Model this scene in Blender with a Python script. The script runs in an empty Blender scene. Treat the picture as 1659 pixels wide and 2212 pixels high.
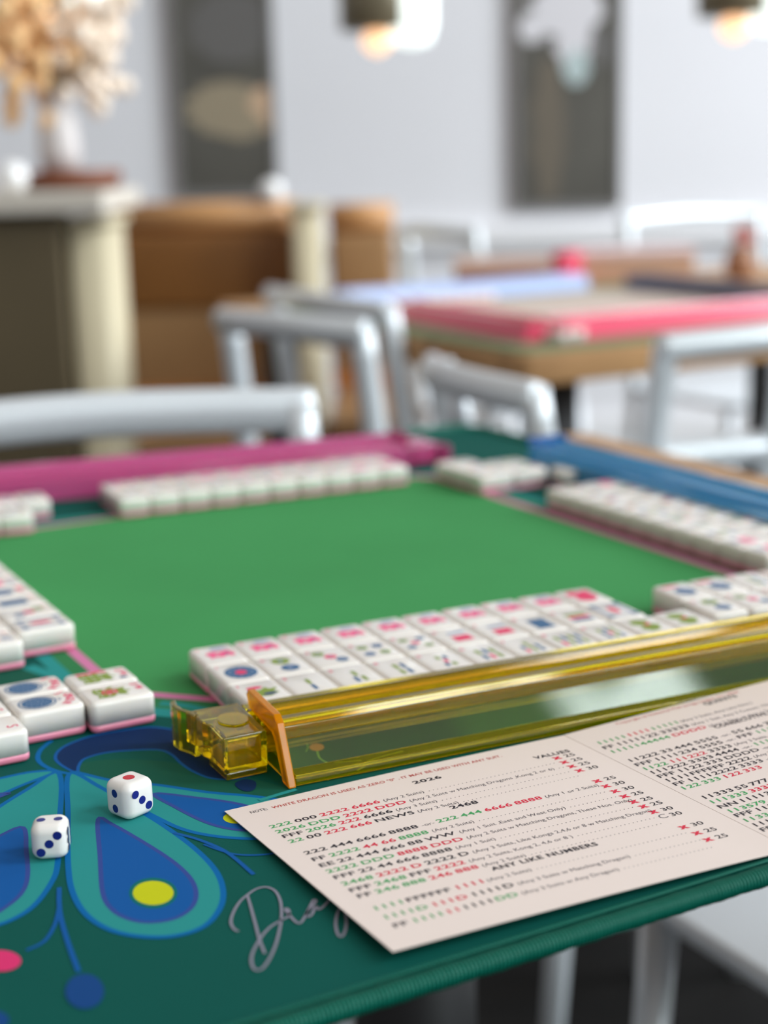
import bpy, bmesh, math, random
import numpy as np
from mathutils import Vector, Matrix, geometry
random.seed(7)
S = bpy.context.scene
C = S.collection
R = math.radians
# ------------------------------------------------------------------ camera
# all table-top measures are in millimetres, z = 0 is the top of the play mat
W, H = 1659, 2212
FPX = 3300.1
YAW, PITCH, ROLL, CAMH = 0.49488, 0.2263665, -0.0255888, 229.849
ZT = 0.753                                    # height of the mat above the floor, m
fw = np.array([math.sin(YAW)*math.cos(PITCH), math.cos(YAW)*math.cos(PITCH), -math.sin(PITCH)])
_r = np.array([math.cos(YAW), -math.sin(YAW), 0.]); _u = np.cross(_r, fw)
rt = _r*math.cos(ROLL)+_u*math.sin(ROLL); up = -_r*math.sin(ROLL)+_u*math.cos(ROLL)
def un(x, y, z=0.):                           # a point of the photo on a level plane at height z
    d = fw*FPX+rt*(x-W/2)-up*(y-H/2)
    t = (z-CAMH)/d[2]
    return np.array([0, 0, CAMH])+d*t
HD = np.array([math.sin(YAW), math.cos(YAW), 0.])
def atw(x, y, s):                             # a point of the photo on an upright plane s mm away
    d = fw*FPX+rt*(x-W/2)-up*(y-H/2)
    return np.array([0, 0, CAMH])+d*(s/(d@HD))
def m(v): return Vector((v[0]/1000, v[1]/1000, v[2]/1000+ZT))
cd = bpy.data.cameras.new('camera'); cam = bpy.data.objects.new('camera', cd); C.objects.link(cam)
S.camera = cam
cam.matrix_world = Matrix(((rt[0], up[0], -fw[0], 0), (rt[1], up[1], -fw[1], 0), (rt[2], up[2], -fw[2], CAMH/1000+ZT), (0, 0, 0, 1)))
cd.sensor_fit = 'HORIZONTAL'; cd.sensor_width = 36; cd.lens = FPX/W*36
cd.clip_start = 0.02; cd.clip_end = 100
cd.dof.use_dof = True; cd.dof.focus_distance = 0.552; cd.dof.aperture_fstop = cd.lens/10.0
# ------------------------------------------------------------------ light
S.view_settings.view_transform = 'Standard'; S.view_settings.look = 'None'
S.view_settings.gamma = 1; S.view_settings.use_curve_mapping = False
S.view_settings.exposure = 0.0
wd = bpy.data.worlds.new('room_daylight'); S.world = wd; wd.use_nodes = True
nt = wd.node_tree; nt.nodes.clear()
def wn(t, **k):
    n = nt.nodes.new(t)
    for a, b in k.items(): setattr(n, a, b)
    return n
def wmath(op, a, b=None, c=None):
    n = wn('ShaderNodeMath', operation=op)
    for i, v in enumerate((a, b, c)):
        if v is None: continue
        if isinstance(v, (int, float)): n.inputs[i].default_value = v
        else: nt.links.new(v, n.inputs[i])
    return n.outputs[0]
tc = wn('ShaderNodeTexCoord'); sep = wn('ShaderNodeSeparateXYZ'); nt.links.new(tc.outputs['Generated'], sep.inputs[0])
sx, sy, sz = sep.outputs
def wmix(f, a, b):
    n = wn('ShaderNodeMix', data_type='RGBA')
    nt.links.new(f, n.inputs['Factor'])
    for s_, v in ((6, a), (7, b)):
        if isinstance(v, tuple): n.inputs[s_].default_value = (*v, 1)
        else: nt.links.new(v, n.inputs[s_])
    return n.outputs[2]
# dim warm ceiling bounce above, cool daylight low; one assumed tall row of windows behind and to the right of the camera
upf = wmath('SMOOTH_MIN', wmath('MAXIMUM', wmath('MULTIPLY', sz, 1.6), 0.0), 1.0, 0.2)
base = wmix(upf, (0.52, 0.53, 0.56), (0.60, 0.53, 0.485))
WA = R(-52)                                     # azimuth of the assumed window row
wx, wy = math.cos(WA), math.sin(WA)
along = wmath('ADD', wmath('MULTIPLY', sx, wx), wmath('MULTIPLY', sy, wy))
side = wmath('SUBTRACT', wmath('MULTIPLY', sx, wy), wmath('MULTIPLY', sy, wx))
al = wmath('MAXIMUM', along, 0.02)
su = wmath('DIVIDE', side, al); sv = wmath('DIVIDE', sz, al)
def box(v, a, b, e=0.03):
    n1 = wn('ShaderNodeMapRange', interpolation_type='SMOOTHSTEP'); nt.links.new(v, n1.inputs[0]); n1.inputs[1].default_value = a-e; n1.inputs[2].default_value = a+e
    n2 = wn('ShaderNodeMapRange', interpolation_type='SMOOTHSTEP'); nt.links.new(v, n2.inputs[0]); n2.inputs[1].default_value = b-e; n2.inputs[2].default_value = b+e
    return wmath('MULTIPLY', n1.outputs[0], wmath('SUBTRACT', 1.0, n2.outputs[0]))
bars = wmath('ADD', wmath('ADD', box(su, -0.75, -0.30), box(su, 0.045, 0.215, 0.012)), box(su, 0.34, 0.72))
win = wmath('MULTIPLY', wmath('MULTIPLY', bars, box(sv, 0.14, 1.25)), wmath('GREATER_THAN', along, 0.05))
noi = wn('ShaderNodeTexNoise'); noi.inputs['Scale'].default_value = 3.2; noi.inputs['Detail'].default_value = 8; nt.links.new(tc.outputs['Generated'], noi.inputs['Vector'])
tree = wn('ShaderNodeMapRange'); nt.links.new(noi.outputs[0], tree.inputs[0]); tree.inputs[1].default_value = 0.535; tree.inputs[2].default_value = 0.56
skyc = wmix(tree.outputs[0], (14.5, 15.8, 17.0), (0.8, 1.2, 0.55))
col = wmix(win, base, skyc)
bg = wn('ShaderNodeBackground'); nt.links.new(col, bg.inputs[0]); bg.inputs[1].default_value = 0.74
wo = wn('ShaderNodeOutputWorld'); nt.links.new(bg.outputs[0], wo.inputs[0])
la = bpy.data.lights.new('added_side_fill', 'AREA'); la.shape = 'RECTANGLE'; la.size = 2.2; la.size_y = 1.6; la.energy = 92; la.color = (.93, .96, 1.0)  # added fill light out of view, brightens the back wall from the right
lo = bpy.data.objects.new('added_side_fill', la); C.objects.link(lo)
def _bg(lat, s_, z): return Vector(((HD[0]*s_+math.cos(YAW)*lat)/1000, (HD[1]*s_-math.sin(YAW)*lat)/1000, z))
lo.location = _bg(3300, 3000, 1.9)
lo.rotation_euler = (_bg(300, 5000, 1.3)-lo.location).to_track_quat('-Z', 'Y').to_euler()
S.cycles.max_bounces = 14; S.cycles.transmission_bounces = 12; S.cycles.glossy_bounces = 6
S.cycles.sample_clamp_indirect = 6; S.cycles.use_denoising = True

# ------------------------------------------------------------------ materials
def lin(c):
    f = lambda v: (v/255/12.92 if v/255 <= .04045 else ((v/255+.055)/1.055)**2.4)
    return tuple(f(v) for v in c)
MATS = {}
def mat(name, rgb, rough=.5, metal=0., coat=0., trans=0., ior=1.45, emit=None, estr=0, noise=None, sub=0., spec=.5, bump=None):
    if name in MATS: return MATS[name]
    a = bpy.data.materials.new(name); a.use_nodes = True
    b = a.node_tree.nodes['Principled BSDF']; L = a.node_tree.links; N = a.node_tree.nodes
    c = lin(rgb)
    b.inputs['Base Color'].default_value = (*c, 1); b.inputs['Roughness'].default_value = rough
    b.inputs['Metallic'].default_value = metal; b.inputs['Coat Weight'].default_value = coat
    b.inputs['Coat Roughness'].default_value = .12
    b.inputs['Transmission Weight'].default_value = trans; b.inputs['IOR'].default_value = ior
    b.inputs['Specular IOR Level'].default_value = spec
    if sub:
        b.inputs['Subsurface Weight'].default_value = sub; b.inputs['Subsurface Radius'].default_value = (.004, .003, .002); b.inputs['Subsurface Scale'].default_value = 1
    if emit: b.inputs['Emission Color'].default_value = (*lin(emit), 1); b.inputs['Emission Strength'].default_value = estr
    if noise:                                   # (scale, amount): slow mottling of the surface's own colour
        t = N.new('ShaderNodeTexCoord'); n = N.new('ShaderNodeTexNoise'); n.inputs['Scale'].default_value = noise[0]; n.inputs['Detail'].default_value = 5
        L.new(t.outputs['Object'], n.inputs['Vector'])
        mx = N.new('ShaderNodeMix'); mx.data_type = 'RGBA'
        mr = N.new('ShaderNodeMapRange'); L.new(n.outputs[0], mr.inputs[0]); mr.inputs[1].default_value = .3; mr.inputs[2].default_value = .7
        L.new(mr.outputs[0], mx.inputs['Factor'])
        mx.inputs[6].default_value = (*[v*(1-noise[1]) for v in c], 1); mx.inputs[7].default_value = (*[min(1, v*(1+noise[1])) for v in c], 1)
        L.new(mx.outputs[2], b.inputs['Base Color'])
    if bump:
        t = N.new('ShaderNodeTexCoord'); n = N.new('ShaderNodeTexNoise'); n.inputs['Scale'].default_value = bump[0]
        L.new(t.outputs['Object'], n.inputs['Vector']); bp = N.new('ShaderNodeBump'); bp.inputs['Strength'].default_value = bump[1]; bp.inputs['Distance'].default_value = .001
        L.new(n.outputs[0], bp.inputs['Height']); L.new(bp.outputs[0], b.inputs['Normal'])
    MATS[name] = a; return a
def wood(name, c1, c2, rough=.45, sc=(2, 18, 2)):
    if name in MATS: return MATS[name]
    a = bpy.data.materials.new(name); a.use_nodes = True; N = a.node_tree.nodes; L = a.node_tree.links; b = N['Principled BSDF']
    t = N.new('ShaderNodeTexCoord'); mp = N.new('ShaderNodeMapping'); mp.inputs['Scale'].default_value = sc; n = N.new('ShaderNodeTexNoise'); n.inputs['Scale'].default_value = 2; n.inputs['Detail'].default_value = 8; n.inputs['Distortion'].default_value = .6
    L.new(t.outputs['Object'], mp.inputs[0]); L.new(mp.outputs[0], n.inputs['Vector'])
    r = N.new('ShaderNodeValToRGB'); r.color_ramp.elements[0].color = (*lin(c1), 1); r.color_ramp.elements[1].color = (*lin(c2), 1); r.color_ramp.elements[0].position = .35; r.color_ramp.elements[1].position = .65
    L.new(n.outputs[0], r.inputs[0]); L.new(r.outputs[0], b.inputs['Base Color']); b.inputs['Roughness'].default_value = rough; b.inputs['Specular IOR Level'].default_value = .2
    MATS[name] = a; return a
WHITE = mat('tile_white', (236, 230, 222), .2, coat=.35, sub=.12)
PINK = mat('tile_pink', (228, 136, 160), .25, coat=.3, sub=.15)
I_RED = mat('ink_pink_red', (226, 48, 100), .5); I_ROSE = mat('ink_rose', (240, 92, 140), .5); I_BLUE = mat('ink_blue', (52, 98, 138), .5)
I_GREEN = mat('ink_green', (128, 150, 52), .5); I_GREY = mat('ink_grey_blue', (140, 152, 178), .5); I_NAVY = mat('ink_navy', (45, 60, 120), .5)
INK = {'r': I_RED, 'b': I_BLUE, 'g': I_GREEN, 'y': I_GREY, 'n': I_NAVY}

# ------------------------------------------------------------------ mesh helpers
class MB:
    """collects polygons (mm coordinates local to the thing) into ONE mesh"""
    def __init__(s): s.v = []; s.f = []; s.mi = []; s.mats = []; s.smooth = []
    def mid(s, mt):
        if mt not in s.mats: s.mats.append(mt)
        return s.mats.index(mt)
    def add(s, vs, fs, mt, smooth=False):
        o = len(s.v); s.v += [tuple(float(q) for q in p) for p in vs]; k = s.mid(mt)
        for f in fs: s.f.append([o+i for i in f]); s.mi.append(k); s.smooth.append(smooth)
    def box(s, a, b, mt, M=None):
        x0, y0, z0 = a; x1, y1, z1 = b
        vs = [(x0, y0, z0), (x1, y0, z0), (x1, y1, z0), (x0, y1, z0), (x0, y0, z1), (x1, y0, z1), (x1, y1, z1), (x0, y1, z1)]
        if M: vs = [tuple(M @ Vector(v)) for v in vs]
        s.add(vs, [(0, 3, 2, 1), (4, 5, 6, 7), (0, 1, 5, 4), (1, 2, 6, 5), (2, 3, 7, 6), (3, 0, 4, 7)], mt)
    def poly(s, pts, z, mt):
        s.add([(p[0], p[1], z if not callable(z) else z(p[0], p[1])) for p in pts], [list(range(len(pts)))] if area(pts) > 0 else [list(range(len(pts)))[::-1]], mt)
    def disc(s, cx, cy, rx, ry, z, mt, n=20):
        s.poly([(cx+rx*math.cos(2*math.pi*i/n), cy+ry*math.sin(2*math.pi*i/n)) for i in range(n)], z, mt)
    def ribbon(s, pts, w, z, mt, closed=False):
        n = len(pts); vs = []; P = [np.array(p[:2], float) for p in pts]
        for i in range(n):
            a = P[i-1] if (i > 0 or closed) else P[i]; b = P[(i+1) % n] if (i < n-1 or closed) else P[i]
            t = b-a; t = t/(np.hypot(*t)+1e-9); nn = np.array([-t[1], t[0]])*w/2
            for q in (P[i]+nn, P[i]-nn): vs.append((q[0], q[1], z))
        k = n if closed else n-1
        s.add(vs, [(2*i, 2*i+1, 2*((i+1) % n)+1, 2*((i+1) % n)) for i in range(k)], mt)
    def tube(s, pts, rad, mt, seg=8, caps=True, flat=1.0):
        P = [Vector(p) for p in pts]; vs = []; n = len(P)
        up_ = Vector((0, 0, 1))
        for i, p in enumerate(P):
            t = (P[min(i+1, n-1)]-P[max(i-1, 0)]).normalized()
            a = t.cross(up_)
            if a.length < .1: a = t.cross(Vector((0, 1, 0)))
            a.normalize(); b = a.cross(t).normalized(); r_ = rad[i] if isinstance(rad, (list, tuple)) else rad
            for j in range(seg):
                th = 2*math.pi*j/seg; vs.append(tuple(p+a*r_*math.cos(th)+b*r_*flat*math.sin(th)))
        fs = [(i*seg+j, i*seg+(j+1) % seg, (i+1)*seg+(j+1) % seg, (i+1)*seg+j) for i in range(n-1) for j in range(seg)]
        if caps: fs += [tuple(range(seg))[::-1], tuple((n-1)*seg+j for j in range(seg))]
        s.add(vs, fs, mt, True)
    def rings(s, rings, mt, smooth=True):
        n = len(rings[0]); vs = [p for r_ in rings for p in r_]
        fs = [(i*n+j, i*n+(j+1) % n, (i+1)*n+(j+1) % n, (i+1)*n+j) for i in range(len(rings)-1) for j in range(n)]
        fs += [tuple(range(n))[::-1], tuple((len(rings)-1)*n+j for j in range(n))]
        s.add(vs, fs, mt, smooth)
    def lathe(s, prof, mt, cx=0, cy=0, seg=24):
        s.rings([[(cx+r_*math.cos(2*math.pi*j/seg), cy+r_*math.sin(2*math.pi*j/seg), z) for j in range(seg)] for r_, z in prof], mt)
    def extrude_yz(s, prof, x0, x1, mt):           # closed profile in (y,z), extruded along x
        if area(prof) < 0: prof = prof[::-1]
        n = len(prof)
        vs = [(x0, p[0], p[1]) for p in prof]+[(x1, p[0], p[1]) for p in prof]
        fs = [(i, i+n, (i+1) % n+n, (i+1) % n)[::-1] for i in range(n)]
        fs = [tuple(f) for f in fs]+[tuple(range(n))[::-1], tuple(range(n, 2*n))]
        s.add(vs, fs, mt)
    def extrude_xy(s, prof, z0, z1, mt, flip=False):
        if area(prof) < 0: prof = prof[::-1]
        n = len(prof)
        vs = [(p[0], p[1], z0) for p in prof]+[(p[0], p[1], z1) for p in prof]
        fs = [(i, (i+1) % n, (i+1) % n+n, i+n) for i in range(n)]+[tuple(range(n))[::-1], tuple(range(n, 2*n))]
        if flip: fs = [f[::-1] for f in fs]
        s.add(vs, fs, mt)
    def mesh(s, name):
        me = bpy.data.meshes.new(name); me.from_pydata([(a/1000, b/1000, c/1000) for a, b, c in s.v], [], s.f)
        for mt in s.mats: me.materials.append(mt)
        me.polygons.foreach_set('material_index', s.mi); me.polygons.foreach_set('use_smooth', s.smooth)
        me.update(); return me
    def build(s, name, parent=None, bevel=0):
        o = bpy.data.objects.new(name, s.mesh(name)); C.objects.link(o)
        if parent: o.parent = parent
        if bevel:
            b = o.modifiers.new('bevel', 'BEVEL'); b.width = bevel/1000; b.segments = 2; b.limit_method = 'ANGLE'; b.angle_limit = R(35); b.harden_normals = False
        return o
def area(p): return sum(p[i-1][0]*p[i][1]-p[i][0]*p[i-1][1] for i in range(len(p)))/2
def tag(o, label=None, cat=None, group=None, kind=None):
    for k, v in (('label', label), ('category', cat), ('group', group), ('kind', kind)):
        if v: o[k] = v
    return o
def empty(name, loc, rz=0):                        # loc in mm on the mat, rotation in radians
    o = bpy.data.objects.new(name, None); C.objects.link(o); o.empty_display_size = .02
    o.location = m(loc); o.rotation_euler.z = rz; return o
def rrect(w, d, r_, ins, z, k=4, cx=0, cy=0):
    hw, hd = w/2-ins, d/2-ins; rr = max(r_-ins, .15); out = []
    for sx_, sy_, a0 in ((1, 1, 0), (-1, 1, 90), (-1, -1, 180), (1, -1, 270)):
        for i in range(k+1):
            a = R(a0+90*i/k); out.append((cx+sx_*(hw-rr)+rr*math.cos(a), cy+sy_*(hd-rr)+rr*math.sin(a), z))
    return out
def round_block(mb, w, d, z0, z1, r_, mt, rb=0, rt_=0, cx=0, cy=0, n=4, k=4):
    rg = []
    if rb: rg += [rrect(w, d, r_, rb*(1-math.sin(R(90*i/n))), z0+rb*(1-math.cos(R(90*i/n))), k, cx, cy) for i in range(n)]
    rg.append(rrect(w, d, r_, 0, z0+rb, k, cx, cy)); rg.append(rrect(w, d, r_, 0, z1-rt_, k, cx, cy))
    if rt_: rg += [rrect(w, d, r_, rt_*(1-math.cos(R(90*i/n))), z1-rt_+rt_*math.sin(R(90*i/n)), k, cx, cy) for i in range(1, n+1)]
    mb.rings(rg, mt)
def smooth(pts, k=6, closed=False):                # Catmull-Rom through the points
    P = [np.array(p, float) for p in pts]; n = len(P); out = []
    for i in range(n if closed else n-1):
        a = P[i-1] if (i > 0 or closed) else P[0]; b = P[i]; c = P[(i+1) % n]; d = P[(i+2) % n] if (i+2 < n or closed) else P[-1]
        for j in range(k):
            t = j/k
            out.append(.5*((2*b)+(-a+c)*t+(2*a-5*b+4*c-d)*t*t+(-a+3*b-3*c+d)*t**3))
    if not closed: out.append(P[-1])
    return out
_tx = {}
def text_geo(s_, bold=0.):                         # built-in font as triangles, unit size
    key = (s_, bold)
    if key in _tx: return _tx[key]
    cu = bpy.data.curves.new('t', 'FONT'); cu.body = s_; cu.size = 1; cu.space_character = 1.0+bold*3.2; cu.offset = bold; cu.resolution_u = 3; cu.fill_mode = 'BOTH'
    o = bpy.data.objects.new('t', cu); C.objects.link(o)
    bpy.context.view_layer.update(); dg = bpy.context.evaluated_depsgraph_get()
    me = o.evaluated_get(dg).to_mesh()
    vs = [(v.co.x, v.co.y) for v in me.vertices]; fs = [tuple(p.vertices) for p in me.polygons]
    o.evaluated_get(dg).to_mesh_clear(); bpy.data.objects.remove(o); bpy.data.curves.remove(cu)
    w = max((v[0] for v in vs), default=0); _tx[key] = (vs, fs, w); return _tx[key]
def put_text(mb, s_, x, y, size, ang, z, mt, bold=0., width=None, sx_=1.0):
    vs, fs, w = text_geo(s_, bold); k = (width/w if width and w else size*sx_); ca, sa = math.cos(ang), math.sin(ang)
    out = []
    for a, b in vs:
        X = x+a*k*ca-b*size*sa; Y = y+a*k*sa+b*size*ca
        out.append((X, Y, z(X, Y) if callable(z) else z))
    mb.add(out, fs, mt); return w*k

# ================================================================== STRUCTURE
BROT = -YAW
def bgbox(name, x0, x1, y0, y1, s, depth, mt, kind=None, parent=None, bevel=0):
    """box seen between those columns and rows of the photo on an upright plane s mm away, square to the back wall"""
    a = atw(x0, y1, s); b = atw(x1, y1, s); t = atw((x0+x1)/2, y0, s)
    w = np.hypot(*(b-a)[:2]); zb = (a[2]+b[2])/2; c = (a+b)/2
    mb = MB(); mb.box((-w/2, 0, 0), (w/2, depth, t[2]-zb), mt)
    o = mb.build(name, bevel=bevel); o.location = m((c[0], c[1], zb)); o.rotation_euler.z = BROT
    if parent: o.location = parent.matrix_world.inverted() @ o.location; o.rotation_euler.z -= parent.rotation_euler.z; o.parent = parent
    if kind: o['kind'] = kind
    return o
ZF = -ZT*1000
WS = 5000
def bgloc(lat, s, z=ZF): return np.array([HD[0]*s+math.cos(YAW)*lat, HD[1]*s-math.sin(YAW)*lat, z])
fl = MB(); fl.box((-4200, -3600, -60), (4200, 5000, 0), wood('dark_floor_boards', (10, 9, 8), (18, 16, 14), .7, (1, 9, 1)))
o = fl.build('floor'); o.location = m(bgloc(0, 0)); o.rotation_euler.z = BROT; o['kind'] = 'structure'
wl = MB(); wl.box((-4200, 0, 0), (4200, 120, 3000), mat('wall_paint', (226, 226, 230), .7, noise=(1.2, .03)))
o = wl.build('wall_back'); o.location = m(bgloc(0, WS)); o.rotation_euler.z = BROT; o['kind'] = 'structure'
tr = MB(); tr.box((-4200, -45, 0), (4200, 0, 60), mat('trim_paint', (232, 232, 234), .5)); tr.box((-4200, -20, -30), (4200, 0, 0), mat('trim_paint', (232, 232, 234), .5))
o = tr.build('trim_1'); o.location = m(bgloc(0, WS, atw(1400, 520, WS)[2])); o.rotation_euler.z = BROT; o['kind'] = 'structure'
bb = MB(); bb.box((-4200, -18, 0), (4200, 0, 140), mat('trim_paint', (232, 232, 234), .5))
o = bb.build('baseboard_back', bevel=4); o.location = m(bgloc(0, WS)); o.rotation_euler.z = BROT; o['kind'] = 'structure'

# ================================================================== PLAY TABLE + MAT
MX0, MX1, MY0, MY1 = -80, 698, 347.5, 1125.5
tb = empty('game_table', (415, 745, ZF))
tag(tb, 'square wood-topped pedestal table carrying the teal and green patterned game mat', 'table')
t = MB(); round_block(t, 710, 640, 722, 749.8, 16, wood('tan_table_wood', (150, 112, 74), (188, 146, 100), .5), rb=4, rt_=3); t.build('tabletop', tb)
t = MB(); t.lathe([(38, 20), (38, 722)], mat('black_iron', (24, 24, 26), .5), seg=20); t.build('column', tb)
t = MB(); t.lathe([(230, 0), (230, 10), (60, 26), (38, 30)], mat('black_iron', (24, 24, 26), .5), seg=32); t.build('base', tb)

mt_obj = empty('game_mat', ((MX0+MX1)/2, (MY0+MY1)/2, 0)); OX, OY = (MX0+MX1)/2, (MY0+MY1)/2
tag(mt_obj, 'neoprene game mat with bright green centre and peacock pattern, stitched teal edge', 'mat')
TEAL = mat('mat_teal', (3, 80, 71), .8, noise=(9, .05), bump=(900, .12), spec=.15); GRN = mat('mat_green', (64, 144, 82), .8, noise=(7, .06), bump=(900, .12), spec=.15)
P_DKG = mat('print_dark_green', (20, 84, 66), .8, spec=.15); P_NAVY = mat('print_navy', (10, 42, 84), .8, spec=.15); P_BLUE = mat('print_blue', (0, 96, 158), .8, spec=.15)
P_COB = mat('print_cobalt', (14, 84, 152), .8, spec=.15); P_LTEAL = mat('print_light_teal', (40, 138, 134), .8, spec=.15); P_PUR = mat('print_purple', (52, 72, 140), .8, spec=.15)
P_YEL = mat('print_yellow', (192, 196, 24), .8, spec=.15); P_PINK = mat('print_pink', (205, 122, 162), .8, spec=.15); P_HOT = mat('print_hot_pink', (212, 52, 108), .8, spec=.15)
P_SCR = mat('print_script', (134, 132, 146), .8, spec=.15); P_MG = mat('print_mid_green', (48, 120, 72), .8, spec=.15); P_GLOW = mat('print_green_halo', (10, 104, 96), .8, spec=.15)
P_DOT = mat('print_dark_blue_dot', (18, 66, 124), .8, spec=.15)
b = MB(); b.rings([rrect(778, 778, 22, 0, -2.9), rrect(778, 778, 22, 0, 0)], TEAL, False); b.build('mat_sheet', mt_obj)
pr = MB()
def L(p): return (p[0]-OX, p[1]-OY)
def px(pts, k=6, closed=True): return [L(p) for p in smooth([un(x, y)[:2] for x, y in pts], k, closed)]
zz = [0.02]
def lay(): zz[0] += .006; return zz[0]
def shape(pts, mt, edge=None, w=1.6, k=6):
    q = px(pts, k); pr.poly(q, lay(), mt)
    if edge: pr.ribbon(q, w, lay(), edge, True)
def line(pts, w, mt, k=6): pr.ribbon(px(pts, k, False), w, lay(), mt)
# border field of teal bands outside the green centre
def rc(x0, y0, x1, y1, c): return [L(p) for p in ((x0+c, y0), (x1-12, y0), (x1, y0+12), (x1, y1-12), (x1-12, y1), (x0+12, y1), (x0, y1-12), (x0, y0+c))]
pr.poly(rc(185, 568, 580, 985, 46), lay(), P_LTEAL)
pr.poly(rc(192, 576, 572, 978, 44), lay(), P_MG)
# corner medallions: light green and teal arcs around the near-left corner
shape([(0, 1440), (45, 1432), (85, 1462), (60, 1480), (0, 1520), (-60, 1520), (-60, 1450)], P_DKG, k=3)
line([(60, 1440), (130, 1462), (210, 1470), (345, 1452), (400, 1462), (470, 1490)], 7, P_LTEAL)
line([(345, 1470), (400, 1478), (470, 1502)], 4, P_MG)
line([(345, 1519), (420, 1528), (520, 1560)], 5, P_LTEAL)
pr.poly(rc(200.3, 585, 564, 972, 44), lay(), P_PINK)
pr.poly(rc(206.0, 591, 557, 966, 41), lay(), GRN)
# peacock feathers fanning from one point by the dice
shape([(152, 1660), (250, 1640), (420, 1655), (640, 1712), (620, 1770), (560, 1730), (350, 1700), (240, 1690)], P_DKG)
shape([(165, 1669), (137, 1656), (121, 1642), (122, 1628), (137, 1614), (165, 1601), (199, 1590), (252, 1580), (298, 1573), (332, 1571), (372, 1576), (430, 1590), (520, 1620), (560, 1660), (520, 1682), (460, 1682), (420, 1668), (392, 1650), (370, 1630), (340, 1620), (270, 1622), (220, 1628), (182, 1640), (170, 1655)], P_NAVY, P_COB, 1.3)
line([(112, 1600), (88, 1620), (82, 1640), (98, 1656), (130, 1668), (160, 1672)], 2.0, P_BLUE)
for q in ([(155, 1668), (240, 1686), (340, 1696), (450, 1712), (560, 1722), (680, 1745), (700, 1790), (600, 1808), (540, 1812), (460, 1806), (390, 1790), (320, 1757), (230, 1712)],
          [(128, 1672), (127, 1800), (124, 1870), (112, 1905), (80, 1950), (40, 1980), (-20, 2002), (-120, 2010), (-200, 1960), (-150, 1860), (-40, 1770), (60, 1705)],
          [(118, 1668), (40, 1700), (-60, 1745), (-160, 1780), (-200, 1750), (-120, 1710), (0, 1682), (70, 1668)],
          [(150, 1672), (147, 1760), (147, 1860), (156, 1925), (186, 1976), (240, 2010), (310, 2024), (380, 2022), (440, 2002), (474, 1965), (482, 1925), (465, 1880), (420, 1833), (355, 1785), (290, 1745), (215, 1700)]):
    shape(q, P_LTEAL, P_BLUE, 2.0)
def drop(q, mt, edge, w=1.6): shape(q, mt, edge, w, 5)
drop([(212, 1770), (216, 1850), (222, 1930), (245, 1968), (285, 1988), (330, 1993), (380, 1984), (413, 1962), (424, 1935), (416, 1905), (390, 1875), (350, 1845), (290, 1808), (240, 1780)], P_COB, P_PUR)
drop([(332, 1715), (420, 1723), (520, 1738), (600, 1765), (590, 1795), (545, 1796), (490, 1790), (440, 1775), (380, 1745)], P_COB, P_PUR)
drop([(50, 1788), (57, 1840), (60, 1890), (50, 1925), (20, 1955), (-30, 1980), (-100, 1960), (-90, 1880), (-40, 1830), (0, 1806)], P_COB, P_PUR)
drop([(20, 1714), (0, 1722), (-40, 1740), (-60, 1730), (-20, 1718)], P_COB, P_PUR)
shape([(331+52*math.cos(a), 1930+33*math.sin(a)) for a in np.linspace(0, 2*math.pi, 12, False)], P_GLOW)
shape([(331+44*math.cos(a), 1930+26*math.sin(a)) for a in np.linspace(0, 2*math.pi, 12, False)], P_YEL)
shape([(510+28*math.cos(a), 1768+12*math.sin(a)) for a in np.linspace(0, 2*math.pi, 12, False)], P_YEL)
line([(128, 1918), (128, 1950), (132, 1985), (148, 2040), (170, 2100)], 1.6, P_COB)
line([(128, 1960), (118, 2000), (95, 2035), (57, 2054)], 1.3, P_COB)
line([(375, 1800), (430, 1815), (490, 1842), (548, 1890)], 1.5, P_COB)
line([(440, 1825), (500, 1845), (560, 1848), (620, 1840)], 1.0, P_COB)
line([(560, 1730), (600, 1718), (640, 1706)], 2.2, P_LTEAL)
shape([(183+42*math.cos(a), 2143+38*math.sin(a)) for a in np.linspace(0, 2*math.pi, 14, False)], P_DOT)
shape([(0+46*math.cos(a), 2077+23*math.sin(a)) for a in np.linspace(0, 2*math.pi, 14, False)], P_HOT)
shape([(-12+32*math.cos(a), 2205+20*math.sin(a)) for a in np.linspace(0, 2*math.pi, 14, False)], P_DOT)
shape([(530, 1684), (552, 1690), (551, 1705), (535, 1711), (516, 1705), (508, 1693)], P_NAVY)
# small print that shows through the rack front
PEACH = mat('print_peach', (230, 150, 110), .8, spec=.15); PLG = mat('print_pale_green', (150, 196, 120), .8, spec=.15)
shape([(683+16*math.cos(a), 1616+8*math.sin(a)) for a in np.linspace(0, 2*math.pi, 12, False)], PEACH)
line([(684, 1624), (690, 1640), (708, 1650), (730, 1654), (780, 1650)], .8, PLG)
line([(870, 1630), (840, 1638), (800, 1650), (770, 1665)], .8, PLG)
line([(660, 1605), (664, 1616), (660, 1626)], .5, PLG)
# handwriting in the border
z4 = lambda pts: [(x/2.765+480, y/2.765+1840) for x, y in pts]
for st in ([(150, 262), (170, 330), (197, 430), (225, 535), (255, 612)],
           [(97, 480), (68, 462), (52, 420), (70, 360), (108, 300), (150, 262), (205, 226), (265, 215), (318, 240), (348, 300), (355, 380), (345, 460), (320, 560), (282, 645), (242, 700), (205, 712), (180, 685), (176, 630), (200, 570), (240, 505), (290, 452), (350, 415), (392, 392), (400, 360), (385, 342), (378, 352), (405, 385), (432, 415), (462, 432), (490, 400), (518, 345), (545, 292), (560, 300), (540, 330), (508, 370), (512, 392), (535, 380), (562, 330), (575, 350), (600, 335), (625, 310), (650, 285), (680, 300)],
           [(720, 300), (735, 370), (741, 430), (732, 485), (710, 512), (688, 490), (678, 430), (692, 360), (720, 330), (760, 310), (800, 320)]):
    line(z4(st), 0.9, P_SCR, 5)
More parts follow.
